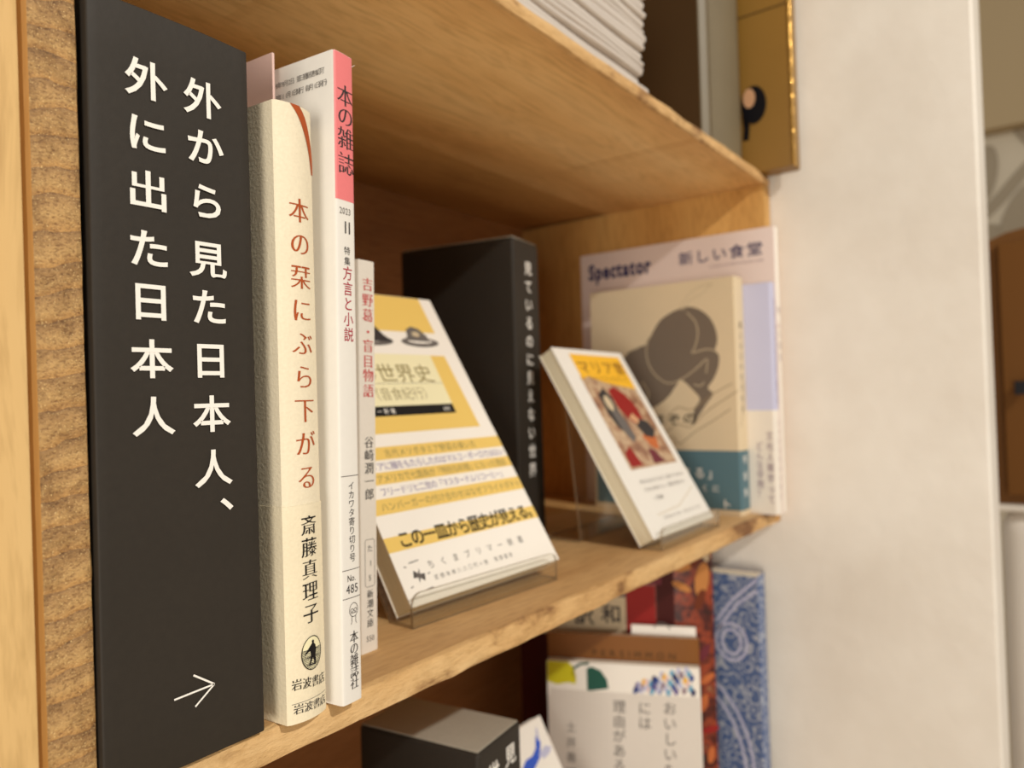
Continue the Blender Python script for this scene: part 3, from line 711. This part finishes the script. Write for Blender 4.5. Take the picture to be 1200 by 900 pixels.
strokes('emblem_sparks', [[(4.5, 17.5), (6, 17.2)], [(8, 18.6), (14, 19)], [(16, 12), (17.5, 12.3)], [(4, 8), (5.5, 8.4)], [(12, 5.4), (16, 5.8)]], .5, 'grey_ink', yl, ky, .2)
# two dishes
for cx, mound in ((46, [(30, 139), (60, 139), (55, 144), (50, 152), (46, 157), (42, 154), (36, 145)]), (81, [(71, 140.5), (89, 140), (88, 144.5), (84, 149), (79, 150.5), (74, 148), (73, 144)])):
    patch('dish_print', ell(cx, 139.6, 14.5, 3.4), 'grey_ink', yl, ky, .12); patch('dish_print', ell(cx, 140.5, 9.5, 1.8), 'cover_white', yl, ky, .15); patch('food_print', mound, 'dark_ink' if cx < 60 else 'grey_ink', yl, ky, .18)
    patch('food_highlight', ell(mound[0][0]+9, 145, 3, 1.8), 'line_pale', yl, ky, .21)
s1 = thing('book_stand', 'clear acrylic stand holding the yellow striped book', 'book stand', (226.0, 222.4, -94.95), RZ(-2.9), 'clear acrylic book stands')
stand(s1, 103, 31.6, 11.3, 92, 62, 80, 14.5)

# ================================================================== SECOND FACE-OUT BOOK ON STAND
q = .965
b2 = thing('face_out_book', 'white book with yellow and red painted scene facing out, on the right clear stand', 'book', (418.4, 204.6, -87.6), RZ(1.1)@RX(-30.2)@RY(.36), 'books facing out on clear stands')
lean_book(b2, 101, 142.3, 11.3, 'pages_y', 'white_gloss')
kb = lambda u, v, l=.1: (u*q, -l, v*q)
rect('painting_print', 18.5, 96, 48, 124, 'painting', b2, kb, .06); patch('yellow_print', [(20, 121), (30, 124), (48, 119), (70, 116), (96, 113), (96, 143), (20, 143)], 'gold_yellow', b2, kb, .1)
lettering('title', hrow('マリア雲', 31, 132, 86, 17, 12.5), 'brown_cover', b2, kb, off=.01, lift=.15)
lettering('title_reading', hrow('ちひさきものがたり', 33, 122, 88, 5, 6), 'brown_cover', b2, kb, lift=.15)
patch('red_robe', [(48, 112), (60, 115), (72, 108), (80, 96), (78, 84), (66, 80), (58, 86), (50, 96)], 'red', b2, kb, .12)
patch('dark_figure', [(30, 108), (42, 114), (48, 106), (47, 94), (50, 84), (42, 76), (34, 80), (30, 92)], 'dark_ink', b2, kb, .14); patch('pale_face', ell(39, 101, 5, 6.5), 'line_pale', b2, kb, .17)
patch('grey_figure', [(36, 94), (44, 96), (50, 86), (52, 72), (44, 68), (38, 78)], 'grey_ink', b2, kb, .16)
patch('dark_hair', [(62, 82), (72, 87), (84, 84), (88, 76), (80, 70), (68, 72)], 'dark_ink', b2, kb, .16); patch('orange_coat', [(62, 72), (72, 76), (84, 72), (80, 62), (76, 60), (68, 64)], 'orange', b2, kb, .15)
patch('pale_sleeve', [(58, 88), (66, 92), (72, 86), (66, 82)], 'skin_tag', b2, kb, .18); patch('dark_skirt', [(60, 62), (70, 60), (76, 50), (58, 50)], 'wine', b2, kb, .14)
patch('red_skirt', [(22, 60), (34, 66), (40, 50), (22, 50)], 'red', b2, kb, .14)
for s, u0, u1, v in (('神さまは人をどのように描いてきたのか', 24, 92, 38.5), ('だれもが知りたい、物語の読みかた', 24, 88, 32.5), ('―文庫版', 30, 42, 25.5)):
    lettering('band_text', hrow(s, u0, v, u1, 3.3, 3.5), 'grey_ink', b2, kb, lift=.12)
strokes('band_line', [[(22, 14), (60, 16), (98, 27)]], .5, 'line_pale', b2, kb, .1); lettering('small_print', hrow('筑摩書房の文庫　定価本体九〇〇円', 30, 11, 90, 2.4, 2.4), 'grey_ink', b2, kb, lift=.12)
s2 = thing('book_stand', 'clear acrylic stand under the painted scene book, nearer the right end', 'book stand', (421.5, 200.6, -94.95), RZ(.8), 'clear acrylic book stands')
stand(s2, 98, 30.2, 11.3, 104, 58, 88, 13.5)

# ================================================================== RIGHT GROUP
G = 'books leaning at the right end of the middle shelf'
km = thing('hardback_book', 'beige book with taupe horse drawing and teal band, at the right end', 'book', (569.8, 203.4, -95), None, G)
w, bl, r = 19.4, .5, .9
shelf_book(km, w, 130, 188, bl, r, 'beige', 'pages', th=1.2)
D = 130; ks = side_map(D); kf = front_map(w, bl, r)
def S_(pts): return [(D-u, v) for u, v in pts]
horse = [(112, 126), (99, 129), (93, 134), (84, 137), (76, 141), (70, 150), (64, 158), (56, 163), (46, 166.5), (36, 167), (27, 163), (20, 156), (16, 147), (15, 138), (17, 131), (14, 126), (15, 117), (19, 108), (24, 101), (20, 96), (26, 88), (33, 78), (38, 71), (36, 84), (31, 92), (36, 99), (46, 108), (51, 104), (58, 95), (68, 88), (79, 85), (95, 90), (115, 100), (119, 114)]
patch('horse_print', S_(smooth_line(horse+[horse[0]], 4)[:-1]), 'horse', km, ks, .08)
strokes('horse_outline', [S_(smooth_line(l)) for l in ([(74, 146), (77, 134), (75, 122), (68, 112), (58, 106), (46, 109), (32, 118), (24, 124), (25, 113)], [(40, 163), (33, 155), (31, 145), (34, 134), (36, 130), (24, 132), (16, 130)], [(46, 166), (40, 175), (30, 182), (18, 184)], [(44, 165), (36, 173), (26, 177), (18, 184)], [(96, 134), (86, 138), (78, 139), (72, 147)], [(82, 108), (76, 98), (80, 88)], [(36, 104), (30, 103), (27, 106)])], .8, 'line_pale', km, ks, .14)
strokes('ground_lines', [S_(smooth_line(l, 4)) for l in ([(95, 58), (80, 66), (66, 62), (52, 72), (40, 70), (26, 82), (10, 92), (0, 98)], [(70, 54), (56, 62), (50, 56), (36, 66), (22, 74), (6, 84)], [(60, 78), (50, 86), (38, 84), (20, 96), (4, 104)])], .7, 'line_brown', km, ks, .12)
lettering('title', [('ほ', D-68, 76, 12, 10), ('ぞ', D-54, 76, 12, 10), ('の', D-40, 77, 13, 10)], 'black_ink', km, ks, off=.012, lift=.2)
obi_band(km, w, 130, 4.5, 51, bl, r, 'teal')
lettering('band_text', hrow('きみが生きる」', D-90, 33, D-22, 9.5, 9.5)+hrow('いのちのくに', D-66, 21, D-20, 6, 6)+[('ト', D-12, 9, 9, 9)], 'white_ink', km, ks, off=.004, lift=.3)
lettering('spine_title', vcol('飢える口の生きもの', 9, 150, 9, 84, 6, 6), 'dark_ink', km, kf)
strokes('spine_line', [[(3, 70), (9, 84), (14, 96), (16, 106)]], .6, 'line_brown', km, kf, .15)
lettering('spine_band_text', vcol('物語集', 9, 44, 9, 18, 7, 7), 'white_ink', km, kf, off=.004, lift=.34)

lv = thing('hardback_book', 'pale lavender book with white paper band, between the horse book and large magazine', 'book', (589.6, 182.0, -95), None, G)
w, bl, r = 11.2, .8, 1.5
shelf_book(lv, w, 130, 183, bl, r, 'lavender', 'pages', th=.8)
obi_band(lv, w, 130, .2, 82, bl, r, 'white_warm')
ls = side_map(130); lf_ = front_map(w, bl, r)
lettering('band_text', vcol('文化人類学って', 125.8, 62, 125.8, 12, 5.6, 7.5)+vcol('どんな学問？', 117.5, 54, 117.5, 16, 5.6, 7.5), 'mauve_ink', lv, ls, off=.01, lift=.3)
lettering('spine_title', vcol('はじめての人のための文化人類学入門', 6.6, 168, 6.6, 88, 4.6, 4.6), 'purple_ink', lv, lf_, lift=.14)
lettering('spine_band_text', vcol('ひろがる世界の見方', 6.6, 72, 6.6, 14, 4, 5), 'mauve_ink', lv, lf_, lift=.34)

sp = thing('magazine', 'large pale magazine with dark blue masthead, behind the horse book at right end', 'magazine', (602.2, 181.5, -95), None, G)
w = 10.5
shelf_book(sp, w, 180, 229.5, .2, .8, 'spec_cover', 'pages_white', th=.4, inset=.1)
ss = side_map(180); sf = front_map(w, .2, .8)
lettering('masthead', latin('Spectator', 180-171.5, 213.0, 19, .72, 0, .03), 'navy_ink', sp, ss, off=.045, lift=.1)
lettering('cover_title', hrow('新しい食堂', 180-75, 213.3, 180-15.5, 13.5, 12), 'navy_ink', sp, ss, off=.012, lift=.1)
lettering('cover_subtitle', latin('COUNTER CULTURE OF THE NEW DINER', 180-54, 203.4, 2.8, .8), 'mauve_ink', sp, ss, lift=.1)
grid_patch('white_spine_panel', .3, w-.3, 150, 229.4, 8, 'cover_white', sp, sf, .05); grid_patch('white_spine_panel', .3, w-.3, .1, 148, 8, 'white_warm', sp, sf, .05)
lettering('spine_title', vcol('新しい食堂', 5.2, 162, 5.2, 124, 6.5, 6.5), 'mauve_ink', sp, sf, lift=.12)

# ================================================================== UPPER SHELF
GS = 'folded newsprint booklets stacked flat on the upper shelf'
zz = 182.2
for i in range(15):
    h_ = random.choice((3.4, 4.2, 5.0)); x1 = 405+random.uniform(-3.5, 3.5) + (i > 7)*5; y0 = 196.5+random.uniform(-1.5, 1.5)
    pos = 'lowest' if i == 0 else ('topmost' if i == 14 else None)
    NTH = ['lowest', 'second from bottom', 'third from bottom', 'fourth from bottom', 'fifth from bottom', 'sixth from bottom', 'seventh from bottom', 'eighth from bottom', 'ninth from bottom, jutting right', 'tenth from bottom, jutting right', 'eleventh from bottom', 'twelfth from bottom', 'third from the top', 'second from the top', 'topmost']
    lab = 'folded newsprint booklet, %s of the flat stack on the upper shelf' % NTH[i]
    t = thing('folded_booklet', lab, 'booklet', (x1-210, y0, zz), RZ(random.uniform(-.5, .5)), GS)
    n = 9; vs = []; fs = []
    prof = [(3, 0)]+[(1.6-1.6*math.sin(a), h_/2-h_/2*math.cos(a)) for a in [math.pi*k/10 for k in range(1, 10)]]+[(3, h_*.97), (150, h_*.97), (150, 0)]
    kx = 26
    for a in range(kx+1):
        x = 210*a/kx
        for b_, (y, z) in enumerate(prof):
            e = (x/210)**8*1.2
            vs.append((x+(.5*math.sin(b_*2.1+i) if a == kx else 0), y+.5*math.sin(x*.05+i), z+.25*math.sin(x*.04+i*.7)*(b_ not in (0, 12))*0+(-e*.3 if z > h_/2 else 0)))
    k = len(prof)
    for a in range(kx):
        for b_ in range(k): fs.append((a*k+b_, a*k+(b_+1) % k, (a+1)*k+(b_+1) % k, (a+1)*k+b_))
    fs += [tuple(range(k))[::-1], tuple(kx*k+b_ for b_ in range(k))]
    mesh('folded_sheets', vs, fs, 'news', t, smooth=False)
    zz += h_+.15
bd = thing('binder', 'big olive grey cloth binder standing on the upper shelf', 'binder', (514, 200, 182.2), None)
shelf_book(bd, 76, 225, 262, 3, 3, 'olive_cloth', 'pages', th=3, inset=8, zin=3)
for x_ in (0, 1): box('shaded_side', *((-.5, -.05) if x_ == 0 else (76.05, 76.5)), 4, 224, 1, 261, 'dark_brown', bd)  # shade on the binder's sides, added as thin dark brown sheets
strokes('spine_crease', [[(7, 2), (7, 258)], [(69, 2), (69, 258)]], 1.2, 'dark_brown', bd, front_map(76, 3, 3), .1)
gb = thing('file_box', 'gold coloured file box with round finger hole, end of the upper shelf', 'box', (610, 165.5, 182.2))
box('front_panel', 1.8, 16.2, 0, 1.4, 0, 260, 'gold_card', gb, .3)
box('side_panel', 0, 1.6, 1.5, 240, 0, 260, 'gold_card', gb, .3); box('side_panel', 16.4, 18, 1.5, 240, 0, 260, 'gold_card', gb, .3); box('base', 1.6, 16.4, 1.5, 240, 0, 1.5, 'gold_card', gb)
box('metal_edge_strip', -.6, 1.7, -.6, 1.5, 0, 260, 'brass', gb, .5, 3, label='shiny brass coloured edge strip')
fm = lambda u, v, l=.1: (-l, u, v)
bm = bmesh.new(); c0 = (30.5, 56)
ring = [(c0[0]+12*math.cos(t)*.85, c0[1]+12*math.sin(t)*1.3) for t in [2*math.pi*i/32 for i in range(32)]]
extr = [(x, y) for x, y in ring]
bm = bmesh.new(); a_ = [bm.verts.new((-1.2, x, y)) for x, y in extr]; b__ = [bm.verts.new((-.02, x, y)) for x, y in extr]
for i in range(32): bm.faces.new((a_[i], a_[(i+1) % 32], b__[(i+1) % 32], b__[i]))
bm.faces.new(a_); bmesh.ops.recalc_face_normals(bm, faces=bm.faces[:]); bm_obj('finger_hole_ring', bm, 'hole_black', gb, False)
patch('paper_glimpse', ell(34, 62, 5, 8), 'skin_tag', gb, fm, 1.3)
strokes('black_tape', [[(38, 50), (37, 38), (38, 28)]], 5, 'hole_black', gb, fm, .4)
box('top_fold_line', -.3, 0, 2, 238, 131, 132, 'dark_brown', gb)

# ================================================================== LOWER SHELF
GL = 'books standing at the right end of the lower shelf'
def lower_book(name, label, O, rz, w, d, h, cover, pages='pages_white', th=.6):
    t = thing(name, label, 'book', O, RZ(rz), GL)
    shelf_book(t, w, d, h, .3, .8, cover, pages, th=th); return t
oi = lower_book('hardback_book', 'off-white book with black vertical title and coloured strip at its top, lower shelf', (543, 231, -374.8), 23, 7, 119, 165.8, 'offwhite')
oD = 119; os_ = side_map(oD)
rect('white_top', 0, oD-.3, 138, 165.7, 'cover_white', oi, os_, .05)
patch('lemon_print', [(.3, 149), (8, 147), (17, 149), (23, 148), (23.5, 153), (19, 156), (22, 161), (17, 165.4), (.3, 165.4)], 'lime', oi, os_, .1)
patch('leaf_print', [(32, 143), (49, 146), (48, 153), (43, 160), (36, 162.5), (32, 161)], 'green', oi, os_, .1); strokes('stem_print', [[(21, 160), (27, 164), (34, 165)]], 2, 'green', oi, os_, .1)
cs = ['blue', 'lavender', 'sky', 'blue', 'lavender', 'navy_ink', 'mauve_ink', 'sky', 'lavender', 'pale_pink', 'purple_ink', 'gold_yellow']
for i in range(46):
    x = 68+(i*37 % 46)*.98; v = 144+((i*13) % 19)*max(.25, min(1, (x-62)/34)); patch('flower_print', [(x, v), (x+2.4, v-1), (x+4, v+2.4), (x+2.4, v+5), (x+.6, v+4)], cs[i % 12], oi, os_, .1+.004*i)
obi_band(oi, 7, 119, .3, 143.5, .3, .8, 'offwhite', name='paper_band')
lettering('title', vcol('おいしいもの', 95.8, 134, 94.6, 75, 10.5, 10.8)+vcol('には', 76.6, 132.8, 76.4, 121.4, 10.5, 10.8)+vcol('理由がある', 57.0, 132.8, 55.7, 87, 10.5, 10.8), 'grey_ink', oi, os_, off=.006, lift=.3)
lettering('author_name', vcol('土井善晴', 18.4, 114, 17.5, 78, 8.6, 9), 'grey_ink', oi, os_, off=0, lift=.3)
br = lower_book('hardback_book', 'brown topped book showing above the off-white one on the lower shelf', (551.2, 234.5, -374.8), 23, 4, 119.5, 185.5, 'brown_cover')
lettering('title', latin('PERSIMMON', 36, 171, 7, 1.1, 0, .35), 'dark_brown', br, side_map(119.5), off=.004, lift=.1)
wh = lower_book('thin_book', 'thin white book edge showing above the brown one, lower shelf', (556.5, 239, -374.8), 23, 2.5, 50, 192, 'cover_white')
strokes('round_mark', [ell(24, 190, 6, 4.5, 20, 0, 180)], 1.0, 'grey_ink', wh, side_map(50), .1)
cd = random.Random(3)
cb2 = lower_book('cook_book', 'tall cookery book with sausage photo cover, behind the others on lower shelf', (569.5, 229, -374.8), 23, 9, 158, 262, 'food', 'pages_white', .8)
cm = side_map(158)
rect('title_panel', 18, 89, 180, 212, 'line_pale', cb2, cm, .08); rect('red_panel', 89.5, 113, 180, 222, 'red', cb2, cm, .1); rect('red_panel', 80, 118, 223, 261, 'wine', cb2, cm, .09)
lettering('title', hrow('訳和', 54.5, 196, 77, 17, 16, 198), 'dark_ink', cb2, cm, off=.02, lift=.12)
rect('shade_strip', 0, 24, 0, 261, 'maroon', cb2, cm, .06); rect('shadowy_photo', 113.5, 128, 186, 261, 'maroon', cb2, cm, .07)  # first strip paints the shade along the cover's far edge in maroon
for i, (x, v, L, a, mt) in enumerate(((137, 238, 9, 20, 'skin1'), (134, 222, 8, -25, 'skin1'), (147, 246, 10, 60, 'skin2'), (150, 228, 14, 80, 'skin1'), (141, 256, 9, -40, 'skin2'), (153, 250, 8, 100, 'line_pale'), (148, 212, 9, 70, 'skin2'), (128, 246, 9, 110, 'skin2'), (152, 150, 7, 40, 'orange'), (148, 130, 8, 70, 'orange'), (153, 110, 7, 20, 'red'), (150, 170, 8, 60, 'wine'), (153, 90, 7, 80, 'orange'))):
    c_, s_ = math.cos(math.radians(a)), math.sin(math.radians(a))
    patch('sausage_print', [(x+p*c_-q_*s_, v+p*s_+q_*c_) for p, q_ in ell(0, 0, L, L*.38, 18)], mt, cb2, cm, .12+.005*i)
pt = lower_book('pottery_book', 'blue and white pottery patterned book against the white pillar, lower shelf', (604, 204, -374.8), 0, 16, 120, 227, 'pottery', 'pages_white', .6)
pm = side_map(120)
strokes('plate_rims', [ell(60, 60, 52, 80, 40, -60, 80), ell(60, 60, 45, 70, 40, -60, 80), ell(96, 170, 13, 15, 28)+[(109, 170)], ell(96, 170, 8, 10, 28)+[(104, 170)], [(84, 186), (98, 205), (119, 224)], [(84, 178), (102, 202), (119, 215)]], 2.2, 'lavender', pt, pm, .1)
strokes('rim_edge', [[(1, 226.4), (119.5, 226.4)]], 1.2, 'cream_edge', pt, pm, .12)
# small face-out card with a blue fish
fc = thing('face_out_book', 'white book with blue ink fish leaning on lower shelf beside the black divider', 'book', (384, 242, -368.6), RZ(0)@RX(-29), None)
lean_book(fc, 68, 156, 9, 'pages_y', 'cover_white')
patch('fish_print', [(28, 127), (40, 128), (50, 132), (57, 140), (58, 147), (54, 145), (50, 139), (44, 136), (36, 136), (30, 133)], 'blue_ink', fc, flatf, .1)
patch('fish_fin', [(50, 134), (60, 137), (66, 134), (62, 131), (54, 130)], 'lavender', fc, flatf, .13); patch('fish_tail', [(57, 141), (60, 151), (57, 149), (55, 144)], 'lavender', fc, flatf, .15)
s3 = thing('book_stand', 'clear acrylic stand on the lower shelf under the blue fish book', 'book stand', (384, 238, -374.95), RZ(0), 'clear acrylic book stands')
stand(s3, 68, 29, 9, 92, 58, 84, 13)
for g in list(bpy.data.curves): bpy.data.curves.remove(g)
